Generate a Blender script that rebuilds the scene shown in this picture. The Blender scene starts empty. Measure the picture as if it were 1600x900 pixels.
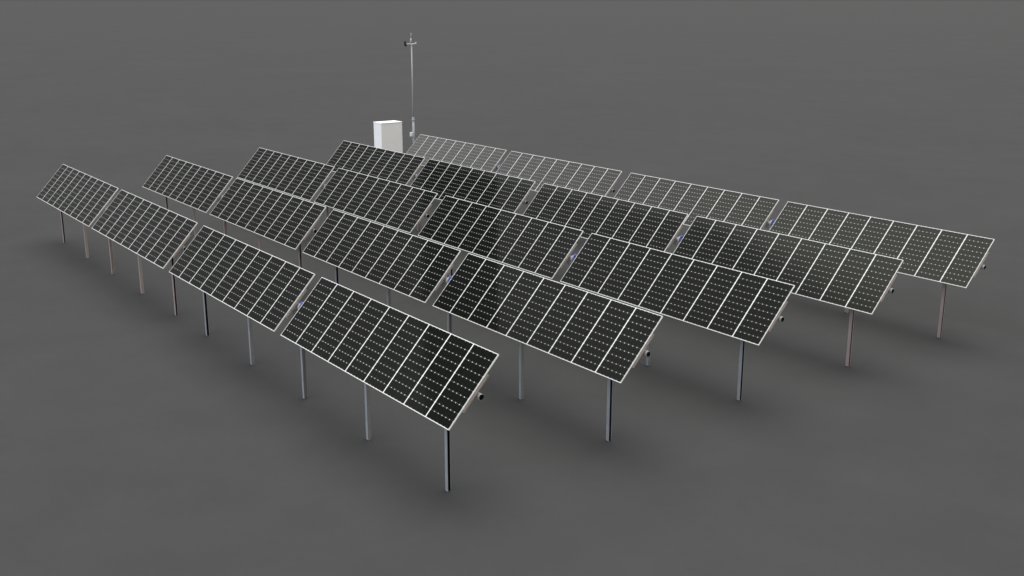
import bpy, bmesh, math, random
from mathutils import Vector, Matrix
random.seed(7)
R = math.radians
scene = bpy.context.scene
COL = scene.collection

# ------------------------------------------------------------------ helpers
def V(*a): return Vector(a)

def add_box(bm, c, s, mi=0, rot=None, bevel=0.0):
    """box centred at c with full sizes s"""
    vs = []
    for dx in (-.5, .5):
        for dy in (-.5, .5):
            for dz in (-.5, .5):
                v = Vector((dx*s[0], dy*s[1], dz*s[2]))
                if rot is not None: v = rot @ v
                vs.append(bm.verts.new(v + Vector(c)))
    fs = []
    for idx in ((0,1,3,2),(4,6,7,5),(0,4,5,1),(2,3,7,6),(0,2,6,4),(1,5,7,3)):
        f = bm.faces.new([vs[i] for i in idx]); f.material_index = mi; fs.append(f)
    if bevel > 0:
        es = set()
        for f in fs:
            for e in f.edges: es.add(e)
        bmesh.ops.bevel(bm, geom=list(es), offset=bevel, segments=1, affect='EDGES', profile=0.5)
    return fs

def add_tube(bm, p0, p1, r0, r1=None, n=16, mi=0, cap=True, phase=0.0, smooth=True):
    p0 = Vector(p0); p1 = Vector(p1); r1 = r0 if r1 is None else r1
    d = (p1-p0).normalized()
    a = Vector((0,0,1)) if abs(d.z) < .9 else Vector((1,0,0))
    u = d.cross(a).normalized(); w = d.cross(u)
    A, B = [], []
    for i in range(n):
        t = 2*math.pi*i/n + phase
        o = u*math.cos(t) + w*math.sin(t)
        A.append(bm.verts.new(p0+o*r0)); B.append(bm.verts.new(p1+o*r1))
    for i in range(n):
        j = (i+1) % n
        f = bm.faces.new((A[i], A[j], B[j], B[i])); f.material_index = mi; f.smooth = smooth
    if cap:
        f = bm.faces.new(list(reversed(A))); f.material_index = mi
        f = bm.faces.new(B); f.material_index = mi

def add_prism(bm, pts, z0, z1, mi=0):
    """closed 2-D outline extruded along z"""
    A = [bm.verts.new((x, y, z0)) for x, y in pts]
    B = [bm.verts.new((x, y, z1)) for x, y in pts]
    n = len(pts)
    for i in range(n):
        j = (i+1) % n
        bm.faces.new((A[i], A[j], B[j], B[i])).material_index = mi
    bm.faces.new(list(reversed(A))).material_index = mi
    bm.faces.new(B).material_index = mi

def mesh(name, bm, mats):
    bmesh.ops.recalc_face_normals(bm, faces=bm.faces)
    me = bpy.data.meshes.new(name)
    bm.to_mesh(me); bm.free()
    for m in (mats if isinstance(mats, (list, tuple)) else [mats]): me.materials.append(m)
    return me

def link(name, me, parent=None, loc=(0,0,0), rot=(0,0,0)):
    o = bpy.data.objects.new(name, me); COL.objects.link(o)
    o.location = loc; o.rotation_euler = rot
    if parent is not None: o.parent = parent
    return o

def obj(name, bm, mats, parent=None, loc=(0,0,0), rot=(0,0,0)):
    return link(name, mesh(name, bm, mats), parent, loc, rot)

def empty(name, loc):
    o = bpy.data.objects.new(name, None); COL.objects.link(o)
    o.location = loc; o.empty_display_size = .3
    return o

def tag(o, label=None, cat=None, group=None, kind=None):
    if label: o['label'] = label
    if cat: o['category'] = cat
    if group: o['group'] = group
    if kind: o['kind'] = kind

# ------------------------------------------------------------------ materials
class NT:
    def __init__(s, mat):
        mat.use_nodes = True; s.t = mat.node_tree; s.n = s.t.nodes; s.l = s.t.links
    def new(s, typ, **k):
        n = s.n.new(typ)
        for a, b in k.items(): setattr(n, a, b)
        return n
    def put(s, sock, v):
        if isinstance(v, bpy.types.NodeSocket): s.l.new(v, sock)
        else: sock.default_value = v
    def m(s, op, a, b=None, c=None, clamp=False):
        n = s.n.new('ShaderNodeMath'); n.operation = op; n.use_clamp = clamp
        s.put(n.inputs[0], a)
        if b is not None: s.put(n.inputs[1], b)
        if c is not None: s.put(n.inputs[2], c)
        return n.outputs[0]
    def mix(s, f, a, b):
        n = s.n.new('ShaderNodeMix'); n.data_type = 'RGBA'
        s.put(n.inputs[0], f); s.put(n.inputs[6], a); s.put(n.inputs[7], b)
        return n.outputs[2]
    def noise(s, vec, scale, detail=4, rough=.55):
        n = s.n.new('ShaderNodeTexNoise'); n.inputs['Scale'].default_value = scale
        n.inputs['Detail'].default_value = detail; n.inputs['Roughness'].default_value = rough
        if vec is not None: s.l.new(vec, n.inputs['Vector'])
        return n.outputs['Fac']
    def rng(s, v, a, b, c, d, smooth=False):
        n = s.n.new('ShaderNodeMapRange')
        if smooth: n.interpolation_type = 'SMOOTHSTEP'
        s.put(n.inputs[0], v)
        for i, x in enumerate((a, b, c, d)): n.inputs[1+i].default_value = x
        return n.outputs[0]

def rgb(a, b=None, c=None):
    return (a, a if b is None else b, a if c is None else c, 1.0)

def simple(name, col, rough=.5, metal=0.0, var=.12, scale=8, spec=.5, c2=None):
    m = bpy.data.materials.new(name); t = NT(m); b = t.n['Principled BSDF']
    tc = t.new('ShaderNodeTexCoord').outputs['Object']
    f = t.noise(tc, scale, 6, .65)
    f = t.rng(f, .3, .7, 0, 1)
    d = tuple(x*(1-var) for x in col[:3]) + (1,) if c2 is None else c2
    t.put(b.inputs['Base Color'], t.mix(f, d, col))
    b.inputs['Metallic'].default_value = metal
    b.inputs['Specular IOR Level'].default_value = spec
    t.put(b.inputs['Roughness'], t.rng(f, 0, 1, max(.02, rough-.07), rough+.07))
    return m

M = {}
M['frame'] = simple('anodised_white_frame', rgb(.87,.865,.82), .42, 0, .05, 5)
M['galv_grey'] = simple('galvanised_steel_cool', rgb(.35,.367,.388), .45, .15, .25, 14)
M['inner'] = simple('channel_inside_shade', rgb(.012,.012,.013), .7, 0, .3, 9, .2)  # recess shade of the open channels, put into the colour
M['galv_brown'] = simple('galvanised_steel_brown_reflection', rgb(.42,.35,.325), .5, .15, .25, 14)  # warm brown reflections on these posts, put into the base colour
M['galv_shaded'] = simple('galvanised_steel_shaded_web', rgb(.26,.26,.255), .55, .05, .45, 22)  # shaded copy of the grey steel, darkness painted on the side faces
M['rail'] = simple('rail_steel_warm', rgb(.34,.28,.25), .45, .2, .2, 9)
M['tube'] = simple('torque_tube_steel', rgb(.44,.44,.43), .4, .5, .18, 9)
M['hollow'] = simple('hollow_shade', rgb(.006), .8, 0, .1, 5, .1)  # shade inside the open tube, painted near black
M['black'] = simple('black_housing', rgb(.012,.012,.016), .5, 0, .3, 20, .3)
M['blue'] = simple('blue_painted_motor', rgb(.07,.09,.33), .42, 0, .2, 20)
M['cream'] = simple('cream_gearbox', rgb(.38,.375,.34), .5, 0, .15, 20)
M['cabinet'] = simple('cabinet_painted_white', rgb(.93,.925,.90), .5, 0, .02, 1.5)
M['seam'] = simple('cabinet_seam_grey', rgb(.60,.60,.59), .6, 0, .05, 3)
M['mast'] = simple('mast_galvanised', rgb(.40,.405,.415), .5, .0, .15, 3)
M['sensor'] = simple('sensor_white_plastic', rgb(.66,.67,.68), .45, 0, .08, 6)
M['sensor_grey'] = simple('sensor_grey_metal', rgb(.42,.42,.40), .5, .1, .1, 6)
M['backsheet'] = simple('white_backsheet', rgb(.66), .6, 0, .05, 4)

PW, PH = 1.019, 2.149       # one module
MARG = .0135                  # frame lip width
# --- solar glass: cells, busbars, pale gaps and diamond corners, behind smooth glass
def cell_material():
    m = bpy.data.materials.new('monocrystalline_cells_under_glass'); t = NT(m); b = t.n['Principled BSDF']
    uv = t.new('ShaderNodeUVMap', uv_map='UVMap').outputs[0]
    sp = t.new('ShaderNodeSeparateXYZ'); t.l.new(uv, sp.inputs[0])
    u, v = sp.outputs[0], sp.outputs[1]           # metres from the sheet's centre
    w = PW-2*MARG-.008; h = PH-2*MARG-.010        # the field of 6 x 10 cells
    cu, cv = w/6, h/10
    uu = t.m('ADD', t.m('DIVIDE', u, cu), 3.0)    # 0..6
    vv = t.m('ADD', t.m('DIVIDE', v, cv), 5.0)    # 0..10
    # distance to the nearest cell boundary, metres
    du = t.m('MULTIPLY', t.m('ABSOLUTE', t.m('SUBTRACT', uu, t.m('ROUND', uu))), cu)
    dv = t.m('MULTIPLY', t.m('ABSOLUTE', t.m('SUBTRACT', vv, t.m('ROUND', vv))), cv)
    dia = t.m('LESS_THAN', t.m('ADD', du, dv), .0195)
    rowgap = t.m('LESS_THAN', dv, .0028)
    colgap = t.m('LESS_THAN', du, .0012)
    # three pale busbars per cell
    bb = t.m('MULTIPLY', uu, 3.0)
    db = t.m('MULTIPLY', t.m('ABSOLUTE', t.m('SUBTRACT', t.m('FRACT', bb), .5)), cu/3)
    bus = t.m('LESS_THAN', db, .0085)
    # outside the cells: pale back sheet margin
    out = t.m('MAXIMUM', t.m('GREATER_THAN', t.m('ABSOLUTE', u), w/2), t.m('GREATER_THAN', t.m('ABSOLUTE', v), h/2))
    # small tone differences from cell to cell
    wn = t.new('ShaderNodeTexWhiteNoise', noise_dimensions='3D')
    cb = t.new('ShaderNodeCombineXYZ')
    t.put(cb.inputs[0], t.m('FLOOR', uu)); t.put(cb.inputs[1], t.m('FLOOR', vv))
    oi = t.new('ShaderNodeObjectInfo').outputs['Random']
    t.put(cb.inputs[2], t.m('MULTIPLY', oi, 91.0)); t.l.new(cb.outputs[0], wn.inputs[0])
    cell = t.mix(wn.outputs['Value'], rgb(.0022,.0024,.0021), rgb(.0036,.0038,.0032))
    c = t.mix(bus, cell, rgb(.024,.0255,.022))
    c = t.mix(colgap, c, rgb(.03))
    c = t.mix(rowgap, c, rgb(.13,.13,.12))
    c = t.mix(dia, c, rgb(.62,.62,.59))
    c = t.mix(out, c, rgb(.66,.66,.63))
    t.put(b.inputs['Base Color'], c)
    b.inputs['Roughness'].default_value = .5
    b.inputs['Specular IOR Level'].default_value = .0
    b.inputs['Coat Weight'].default_value = 1.0
    b.inputs['Coat Roughness'].default_value = .03
    b.inputs['Coat IOR'].default_value = 1.5
    return m
M['cells'] = cell_material()

def ground_material():
    m = bpy.data.materials.new('plain_grey_ground'); t = NT(m); b = t.n['Principled BSDF']
    g = t.new('ShaderNodeNewGeometry').outputs['Position']
    n1 = t.noise(g, .35, 5, .6); n2 = t.noise(g, 3.0, 5, .6); n3 = t.noise(g, .06, 3, .5)
    s = t.m('ADD', t.m('MULTIPLY', n1, .45), t.m('ADD', t.m('MULTIPLY', n2, .2), t.m('MULTIPLY', n3, .35)))
    f = t.rng(s, .36, .64, 0, 1)
    t.put(b.inputs['Base Color'], t.mix(f, rgb(.0500,.0492,.0496), rgb(.0592,.0582,.0586)))
    b.inputs['Roughness'].default_value = .9
    b.inputs['Specular IOR Level'].default_value = .08
    return m
M['ground'] = ground_material()

# ------------------------------------------------------------------ ground
bm = bmesh.new()
S = 30000.0
# one sheet, finer near the plant
ring = [0, 30, 80, 250, 1000, 5000, S]
seg = 48
prev = None
for r in ring:
    if r == 0:
        cur = [bm.verts.new((0, 12, 0))]
    else:
        cur = [bm.verts.new((r*math.cos(2*math.pi*i/seg), 12+r*math.sin(2*math.pi*i/seg), 0)) for i in range(seg)]
    if prev is not None:
        for i in range(seg):
            j = (i+1) % seg
            if len(prev) == 1: bm.faces.new((prev[0], cur[i], cur[j]))
            else: bm.faces.new((prev[i], cur[i], cur[j], prev[j]))
    prev = cur
g = obj('ground', bm, M['ground']); tag(g, kind='structure')

# ------------------------------------------------------------------ solar tracker
L = 9.2                      # one table of nine modules
GM, GC = .4745, .6622        # gap at the drive, gap between the two trackers of a row
PITCH = 5.3962
ZC, OFF = 2.9885, .1154
TILT, TILT_BACK = R(47.37), R(45.87)
TC = GC/2 + L + GM/2         # centre of a tracker from the middle of its row
POSTX = (-8.1329, -4.0425, 0.0, 4.0425, 8.1329)
TUBE_D = .215                # tube axis below the module face

def frame_mesh():
    bm = bmesh.new()
    a, b, lip, th = PW/2, PH/2, MARG, .038
    # ring cross-section swept round the rectangle
    def ringv(x, y, z): return [bm.verts.new(p) for p in ((-x,-y,z),(x,-y,z),(x,y,z),(-x,y,z))]
    c = .002
    rs = [ringv(a, b, -th), ringv(a, b, -c), ringv(a-c, b-c, 0), ringv(a-lip, b-lip, 0), ringv(a-lip, b-lip, -.010), ringv(a-.004, b-.004, -.010), ringv(a-.004, b-.004, -th)]
    for k in range(len(rs)):
        p, q = rs[k], rs[(k+1) % len(rs)]
        for i in range(4):
            j = (i+1) % 4
            bm.faces.new((p[i], p[j], q[j], q[i]))
    return mesh('solar_panel', bm, M['frame'])

def sheet_mesh():
    bm = bmesh.new(); uvl = bm.loops.layers.uv.new('UVMap')
    a, b = PW/2-MARG+.006, PH/2-MARG+.006
    a -= .007; b -= .007
    fs = add_box(bm, (0,0,-.0065), (2*a, 2*b, .006), 1)
    for f in fs:
        for l in f.loops: l[uvl].uv = (l.vert.co.x, l.vert.co.y)
        if all(v.co.z > -.005 for v in f.verts): f.material_index = 0
    return mesh('cell_sheet', bm, [M['cells'], M['backsheet']])

def junction_mesh():
    bm = bmesh.new()
    add_box(bm, (0, PH/2-.22, -.024), (.11, .09, .026), 0, bevel=.004)
    add_tube(bm, (-.03, PH/2-.27, -.022), (-.05, PH/2-.62, -.020), .004, n=6)
    add_tube(bm, (.03, PH/2-.27, -.022), (.05, PH/2-.62, -.020), .004, n=6)
    return mesh('junction_box', bm, M['black'])

FR, SH, JB = frame_mesh(), sheet_mesh(), junction_mesh()

def rail_mesh():
    bm = bmesh.new()
    l = PH*.50
    # hat-shaped rail along the slope
    add_box(bm, (0, 0, -.064), (.050, l, .005))
    add_box(bm, (-.020, 0, -.086), (.005, l, .040))
    add_box(bm, (.020, 0, -.086), (.005, l, .040))
    add_box(bm, (0, 0, -.1085), (.034, .20, .004))
    for yy_ in (-l*.42, l*.42): add_box(bm, (0, yy_, -.050), (.030, .05, .022))
    return mesh('mounting_rail', bm, M['rail'])
RL = rail_mesh()

def channel_mesh(mat, open_positive, height):
    """C section pile: flanges face front and back, web on one side"""
    bm = bmesh.new()
    brown = mat is M['galv_brown']
    d, w, t = (.100 if open_positive else .112), .112, .009        # depth along y, flange width along x, thickness
    s = 1 if open_positive else -1
    lip, e = (.020 if brown else .011), w/2                  # lipped C: the flanges turn in at the open side
    pts = [(-s*e, -d/2), (s*e, -d/2), (s*e, -d/2+lip), (s*(e-t), -d/2+lip), (s*(e-t), -d/2+t), (-s*(e-t), -d/2+t),
           (-s*(e-t), d/2-t), (s*(e-t), d/2-t), (s*(e-t), d/2-lip), (s*e, d/2-lip), (s*e, d/2), (-s*e, d/2)]
    add_prism(bm, pts, -.4, height)
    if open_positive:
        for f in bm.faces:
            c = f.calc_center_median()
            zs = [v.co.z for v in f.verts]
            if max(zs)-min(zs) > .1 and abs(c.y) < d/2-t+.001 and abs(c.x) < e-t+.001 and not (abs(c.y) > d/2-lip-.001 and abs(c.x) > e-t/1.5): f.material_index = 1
    else:
        for f in bm.faces:
            zs = [v.co.z for v in f.verts]
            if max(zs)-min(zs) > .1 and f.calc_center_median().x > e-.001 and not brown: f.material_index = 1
        return mesh('post', bm, [mat, M['galv_shaded']])
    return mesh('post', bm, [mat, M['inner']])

def hbeam_mesh(mat, height):
    bm = bmesh.new()
    d, w, t = .120, .112, .009
    h = t/2
    pts = [(-w/2,-d/2),(w/2,-d/2),(w/2,-d/2+t),(h,-d/2+t),(h,d/2-t),(w/2,d/2-t),(w/2,d/2),(-w/2,d/2),(-w/2,d/2-t),(-h,d/2-t),(-h,-d/2+t),(-w/2,-d/2+t)]
    add_prism(bm, pts, -.4, height)
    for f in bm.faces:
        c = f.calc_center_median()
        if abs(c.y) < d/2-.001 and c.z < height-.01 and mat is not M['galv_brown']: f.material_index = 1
    return mesh('post', bm, [mat, M['galv_shaded']])

def bearing_mesh(yt, zt, zp):
    """saddle plate and bearing ring between pile top and tube (post coordinates)"""
    bm = bmesh.new()
    add_box(bm, (0, -.082, zp-.10), (.10, .008, .30))
    add_box(bm, (0, .082, zp-.10), (.10, .008, .30))
    add_box(bm, (0, 0, zp+.012), (.12, .19, .012))
    add_tube(bm, (-.045, yt, zt), (.045, yt, zt), .112, n=20)
    add_box(bm, (0, yt*.5, (zp+zt)/2-.02), (.07, .14, abs(zt-zp)))
    return mesh('bearing', bm, M['black'])

def tube_mesh(x0, x1):
    bm = bmesh.new()
    n, r, ri, ph = 8, .082, .075, math.pi/8
    def ringv(x, rad): return [bm.verts.new((x, rad*math.cos(2*math.pi*i/n+ph), rad*math.sin(2*math.pi*i/n+ph))) for i in range(n)]
    o0, o1, i0, i1 = ringv(x0, r), ringv(x1, r), ringv(x0, ri), ringv(x1, ri)
    for A, B, mi in ((o0, o1, 0), (o1, i1, 0), (i1, i0, 1), (i0, o0, 0)):
        for i in range(n):
            j = (i+1) % n
            bm.faces.new((A[i], A[j], B[j], B[i])).material_index = mi
    # near-black disc inside each end, painting the shade of the open tube
    for x in (x0+.03, x1-.03):
        f = bm.faces.new(ringv(x, ri-.0005)); f.material_index = 1
    return mesh('torque_tube', bm, [M['tube'], M['hollow']])

def build_tracker(cx, row, tilt, postmat):
    """tracker of two tables of nine modules; origin on the ground under the drive"""
    t = empty('solar_tracker', (cx, row*PITCH, 0))
    n = Vector((0, -math.sin(tilt), math.cos(tilt)))     # module normal
    face = Vector((0, 0, ZC)) + n*OFF                    # centre line of the module faces
    tube = face - n*TUBE_D
    for side in (-1, 1):
        x0 = side*(GM/2) if side > 0 else -(GM/2) - L
        for k in range(9):
            px = x0 + (k+.5)*L/9
            p = link('solar_panel', FR, t, (px, face.y, face.z), (tilt, 0, 0))
            link('cell_sheet', SH, p)
            link('junction_box', JB, p)
        for k in range(10):
            px = x0 + k*L/9
            if k == 0: px += .028
            if k == 9: px += .010
            link('mounting_rail', RL, t, (px, face.y, face.z), (tilt, 0, 0))
    # torque tube, split at the drive so each half is one length of tube
    xe = GM/2 + L + .10
    TB = tube_mesh(-xe, xe)
    tb = link('torque_tube', TB, t, (0, tube.y, tube.z), (tilt, 0, 0))
    # posts
    zp = tube.z - .16
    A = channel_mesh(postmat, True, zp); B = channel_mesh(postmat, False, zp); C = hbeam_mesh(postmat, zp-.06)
    BR = bearing_mesh(tube.y, tube.z, zp)
    for i, x in enumerate(POSTX):
        po = link('post', (A, B, C, B, A)[i], t, (x, 0, 0))
        if i != 2: link('bearing', BR, po)
    # drive on the middle post: gearbox ring round the tube, blue ring, motor and controller
    bm = bmesh.new()
    add_tube(bm, (-.085, 0, 0), (.0, 0, 0), .135, n=24)
    add_box(bm, (-.045, 0, -.12), (.09, .16, .16), bevel=.01)
    add_box(bm, (-.03, 0, -.23), (.13, .18, .03))
    dr = obj('slew_drive', bm, M['cream'], t, tuple(tube))
    bm = bmesh.new()
    add_tube(bm, (.001, 0, 0), (.075, 0, 0), .125, .125, n=24)
    add_tube(bm, (.075, 0, 0), (.11, 0, 0), .10, .09, n=24)
    add_box(bm, (.05, -.02, -.16), (.12, .12, .16), bevel=.012)
    add_tube(bm, (.045, -.05, .05), (.045, -.03, .20), .05, n=14)
    obj('blue_housing', bm, M['blue'], dr)
    bm = bmesh.new()
    add_tube(bm, (.045, -.02, -.22), (.045, -.12, -.40), .055, n=14)
    add_tube(bm, (.045, -.12, -.40), (.045, -.15, -.45), .048, n=14)
    obj('drive_motor', bm, M['black'], dr)
    bm = bmesh.new()
    add_tube(bm, (-.10, -.06, -.02), (-.14, -.26, -.10), .016, n=8)
    add_tube(bm, (-.14, -.26, -.10), (.02, -.30, -.14), .016, n=8)
    add_tube(bm, (.03, .10, .0), (.03, .16, -.55), .014, n=8)
    obj('power_cable', bm, M['black'], dr)
    return t

def copy_tree(o, parent=None):
    c = o.copy(); COL.objects.link(c); c.parent = parent
    for ch in list(o.children): copy_tree(ch, c)
    return c

rows = ['front', 'second', 'middle', 'fourth', 'rearmost']
lab = {
 (0,-1): 'solar array at the left half of the front row, farthest left of all',
 (0, 1): 'nearest solar array, right half of the front row, its right modules nearly black',
 (1,-1): 'solar array at the left half of the second row from the front',
 (1, 1): 'solar array at the right half of the second row, black reflection with one sharp edge',
 (2,-1): 'solar array at the left half of the middle row of five',
 (2, 1): 'solar array at the right half of the middle row of five',
 (3,-1): 'solar array at the left half of the fourth row, white cabinet rising behind it',
 (3, 1): 'solar array at the right half of the fourth row, in front of the rearmost row',
 (4,-1): 'pale grey solar array at the left half of the rearmost row, beside the mast',
 (4, 1): 'solar array at the right half of the rearmost row, farthest right of all',
}
GROUP = 'tilted solar arrays standing in five rows on the grey ground'
proto = {}
for r in range(5):
    for s in (-1, 1):
        kind = (r == 4, 'brown' if (s < 0 or r >= 3) else 'grey')
        if kind not in proto:
            t = build_tracker(s*TC, r, TILT_BACK if r == 4 else TILT, M['galv_'+kind[1]])
            proto[kind] = t
        else:
            t = copy_tree(proto[kind]); t.location = (s*TC, r*PITCH, 0)
        tag(t, lab[(r, s)], 'solar array', GROUP)

# ------------------------------------------------------------------ camera
CAM = Vector((38.9424, -13.5482, 11.9834)); YAW, PIT, FPX = 2.5050, -.2612, 1679.62
cd = bpy.data.cameras.new('camera'); cam = bpy.data.objects.new('camera', cd); COL.objects.link(cam)
cam.location = CAM; cam.rotation_euler = (math.pi/2+PIT, 0, YAW-math.pi/2)
cd.sensor_width = 36; cd.lens = FPX/1600*36; cd.clip_start = .1; cd.clip_end = 100000
scene.camera = cam

# ------------------------------------------------------------------ white cabinet beyond the rows
CX, CY = -36.62, 29.94
cab = empty('equipment_cabinet', (CX, CY, 0))
tag(cab, 'plain white box-shaped equipment cabinet standing behind the rows beside the mast', 'cabinet')
CW, CD_, CH = 1.92, 1.22, 2.56         # along y, along x, height
bm = bmesh.new(); add_box(bm, (0,0,CH/2+.06), (CD_, CW, CH-.10), bevel=.012); obj('housing', bm, M['cabinet'], cab)
bm = bmesh.new(); add_box(bm, (0,0,CH+.03), (CD_+.05, CW+.05, .05), bevel=.008); obj('roof', bm, M['cabinet'], cab)
bm = bmesh.new(); add_box(bm, (0,0,.055), (CD_-.06, CW-.06, .11)); obj('plinth', bm, M['seam'], cab)

# ------------------------------------------------------------------ weather mast
MX, MY = -35.13, 31.42
ma = empty('weather_mast', (MX, MY, 0))
tag(ma, 'tall thin grey metal mast with small instruments on top, behind the rows', 'mast')
bm = bmesh.new()
add_tube(bm, (0,0,0), (0,0,2.74), .09, n=20); add_box(bm, (0,0,.012), (.42,.42,.024))
for sx in (-1,1):
    for sy in (-1,1): add_tube(bm, (sx*.16,sy*.16,.02), (sx*.16,sy*.16,.06), .018, n=6)
obj('lower_pole', bm, M['mast'], ma)
bm = bmesh.new(); add_tube(bm, (0,0,2.74), (0,0,2.84), .13, n=20); add_tube(bm, (0,0,2.84), (0,0,3.0), .115, .075, n=20)
obj('collar', bm, M['sensor_grey'], ma)
bm = bmesh.new(); add_tube(bm, (0,0,2.84), (0,0,8.66), .055, .053, n=16)
obj('upper_pole', bm, M['mast'], ma)
bm = bmesh.new(); add_box(bm, (.02,-.20,1.66), (.24,.22,.34), bevel=.03); add_box(bm, (0,-.09,1.66), (.08,.08,.12))
obj('logger_box', bm, M['sensor'], ma)
bm = bmesh.new(); add_box(bm, (.02,-.0,8.72), (.08,.88,.075), bevel=.015); add_tube(bm, (0,0,8.60), (0,0,8.70), .08, n=14)
arm = obj('cross_arm', bm, M['sensor'], ma)
bm = bmesh.new()
add_tube(bm, (.02,-.46,8.72), (.02,-.60,8.72), .035, n=10)
add_box(bm, (.02,-.60,8.84), (.03,.16,.14)); add_box(bm, (.02,-.55,8.60), (.03,.17,.12), rot=Matrix.Rotation(R(-35),3,'X'))
add_box(bm, (.02,-.63,8.72), (.03,.06,.26))
obj('wind_vane', bm, M['black'], arm)
bm = bmesh.new()
add_tube(bm, (.0,.40,8.77), (.0,.40,8.83), .06, n=12); add_tube(bm, (.0,.40,8.83), (.0,.40,8.86), .04, .01, n=12)
obj('sensor_dome', bm, M['sensor'], arm)
bm = bmesh.new()
add_tube(bm, (0,-.05,8.76), (0,-.05,9.14), .075, .06, n=14); add_tube(bm, (0,-.05,9.14), (0,-.02,9.55), .035, .022, n=10)
obj('top_rod', bm, M['sensor_grey'], ma)

# ------------------------------------------------------------------ light
# studio-like surround: soft bright overhead, cooler towards the front left, and an invented dark band of
# directions, shaped for how it mirrors in the module glass
w = bpy.data.worlds.new('World'); scene.world = w; w.use_nodes = True
t = NT(w); bg = t.n['Background']
co = t.new('ShaderNodeTexCoord').outputs['Generated']
sp = t.new('ShaderNodeSeparateXYZ'); t.l.new(co, sp.inputs[0])
x, y, z = sp.outputs
# axes tied to the module tilt, for the added reflection pattern
a = R(180 + 2*math.degrees(TILT)) 
# world direction mirrored in the module plane -> (x, yy, zz)
nn = (0, -math.sin(TILT), math.cos(TILT))
dot = t.m('ADD', t.m('MULTIPLY', y, nn[1]), t.m('MULTIPLY', z, nn[2]))
yy = t.m('SUBTRACT', y, t.m('MULTIPLY', dot, 2*nn[1]))
zz = t.m('SUBTRACT', z, t.m('MULTIPLY', dot, 2*nn[2]))
q = t.m('DIVIDE', x, t.m('MAXIMUM', yy, .05))         # across the added dark band
up = t.rng(z, 0.0, 1.0, 0, 1)
zen = t.m('POWER', t.m('MAXIMUM', z, 0.0), 1.5)
cool = t.rng(y, .2, -1.0, 0, 1, True)
warm = t.rng(x, .0, 1.0, 0, 1, True)
base = t.mix(zen, rgb(.112,.112,.111), rgb(.80,.80,.80))
sd = t.m('ADD', t.m('MULTIPLY', y, -.94), t.m('MULTIPLY', z, .34))
base = t.mix(t.rng(sd, .62, .92, 0, 1, True), base, rgb(2.15,2.28,2.56))
wd = t.m('MULTIPLY', t.rng(x, .35, .95, 0, 1, True), t.rng(z, .55, .2, 0, 1, True))
base = t.mix(t.m('MULTIPLY', wd, t.rng(z, -.02, .06, 0, 1)), base, rgb(1.22,1.16,1.06))
# window of directions the glass mirrors
inq = t.rng(t.m('ABSOLUTE', t.m('SUBTRACT', q, -1.35)), 1.25, 2.2, 1, 0, True)
ins = t.rng(zz, -.50, -.42, 0, 1, True)
front = t.m('GREATER_THAN', yy, .06)
win = t.m('MULTIPLY', t.m('MULTIPLY', inq, ins), t.m('MULTIPLY', front, t.rng(z, .2, .3, 0, 1, True)))
zz0 = t.m('SUBTRACT', -.105, t.m('MULTIPLY', t.m('ADD', q, 1.75), .091))
wid = t.rng(q, -.95, -.63, .026, .115, True)
hi = t.rng(t.m('DIVIDE', t.m('SUBTRACT', zz0, zz), wid), 0.0, 1.0, 1, 0, True)  # bright zone added to the surround to pale the rear row's glass
band = t.m('MULTIPLY', t.rng(q, -1.66, -1.60, 0, 1, True), t.rng(q, -1.395, -1.388, 1, 0))  # dark band added to the surround for the glass to mirror
low = t.m('MULTIPLY', t.rng(q, -1.7, -1.5, .15, .24), t.m('SUBTRACT', 1.0, t.m('MULTIPLY', band, .97)))
refl = t.m('ADD', t.m('MULTIPLY', low, t.m('SUBTRACT', 1.0, hi)), t.m('MULTIPLY', hi, t.rng(q, -1.2, -.8, 1.32, 1.08)))
rc = t.new('ShaderNodeCombineXYZ')
t.put(rc.inputs[0], refl); t.put(rc.inputs[1], refl); t.put(rc.inputs[2], t.m('MULTIPLY', refl, t.rng(q, -1.15, -.75, .99, .87)))
colr = t.mix(win, base, rc.outputs[0])
t.l.new(colr, bg.inputs['Color']); bg.inputs['Strength'].default_value = 1.0

def sun(name, d, strength, ang, col):
    ld = bpy.data.lights.new(name, 'SUN'); ld.energy = strength; ld.angle = R(ang); ld.color = col
    o = bpy.data.objects.new(name, ld); COL.objects.link(o)
    o.rotation_euler = Vector(d).to_track_quat('Z', 'Y').to_euler()   # lamp shines along -Z
    return o
sun('key_light', (-.10, .20, .97), 2.4, 55, (.97,.98,1.0))

# ------------------------------------------------------------------ render settings
scene.view_settings.view_transform = 'Standard'; scene.view_settings.look = 'None'
scene.view_settings.exposure = 0; scene.view_settings.gamma = 1
scene.render.engine = 'CYCLES'
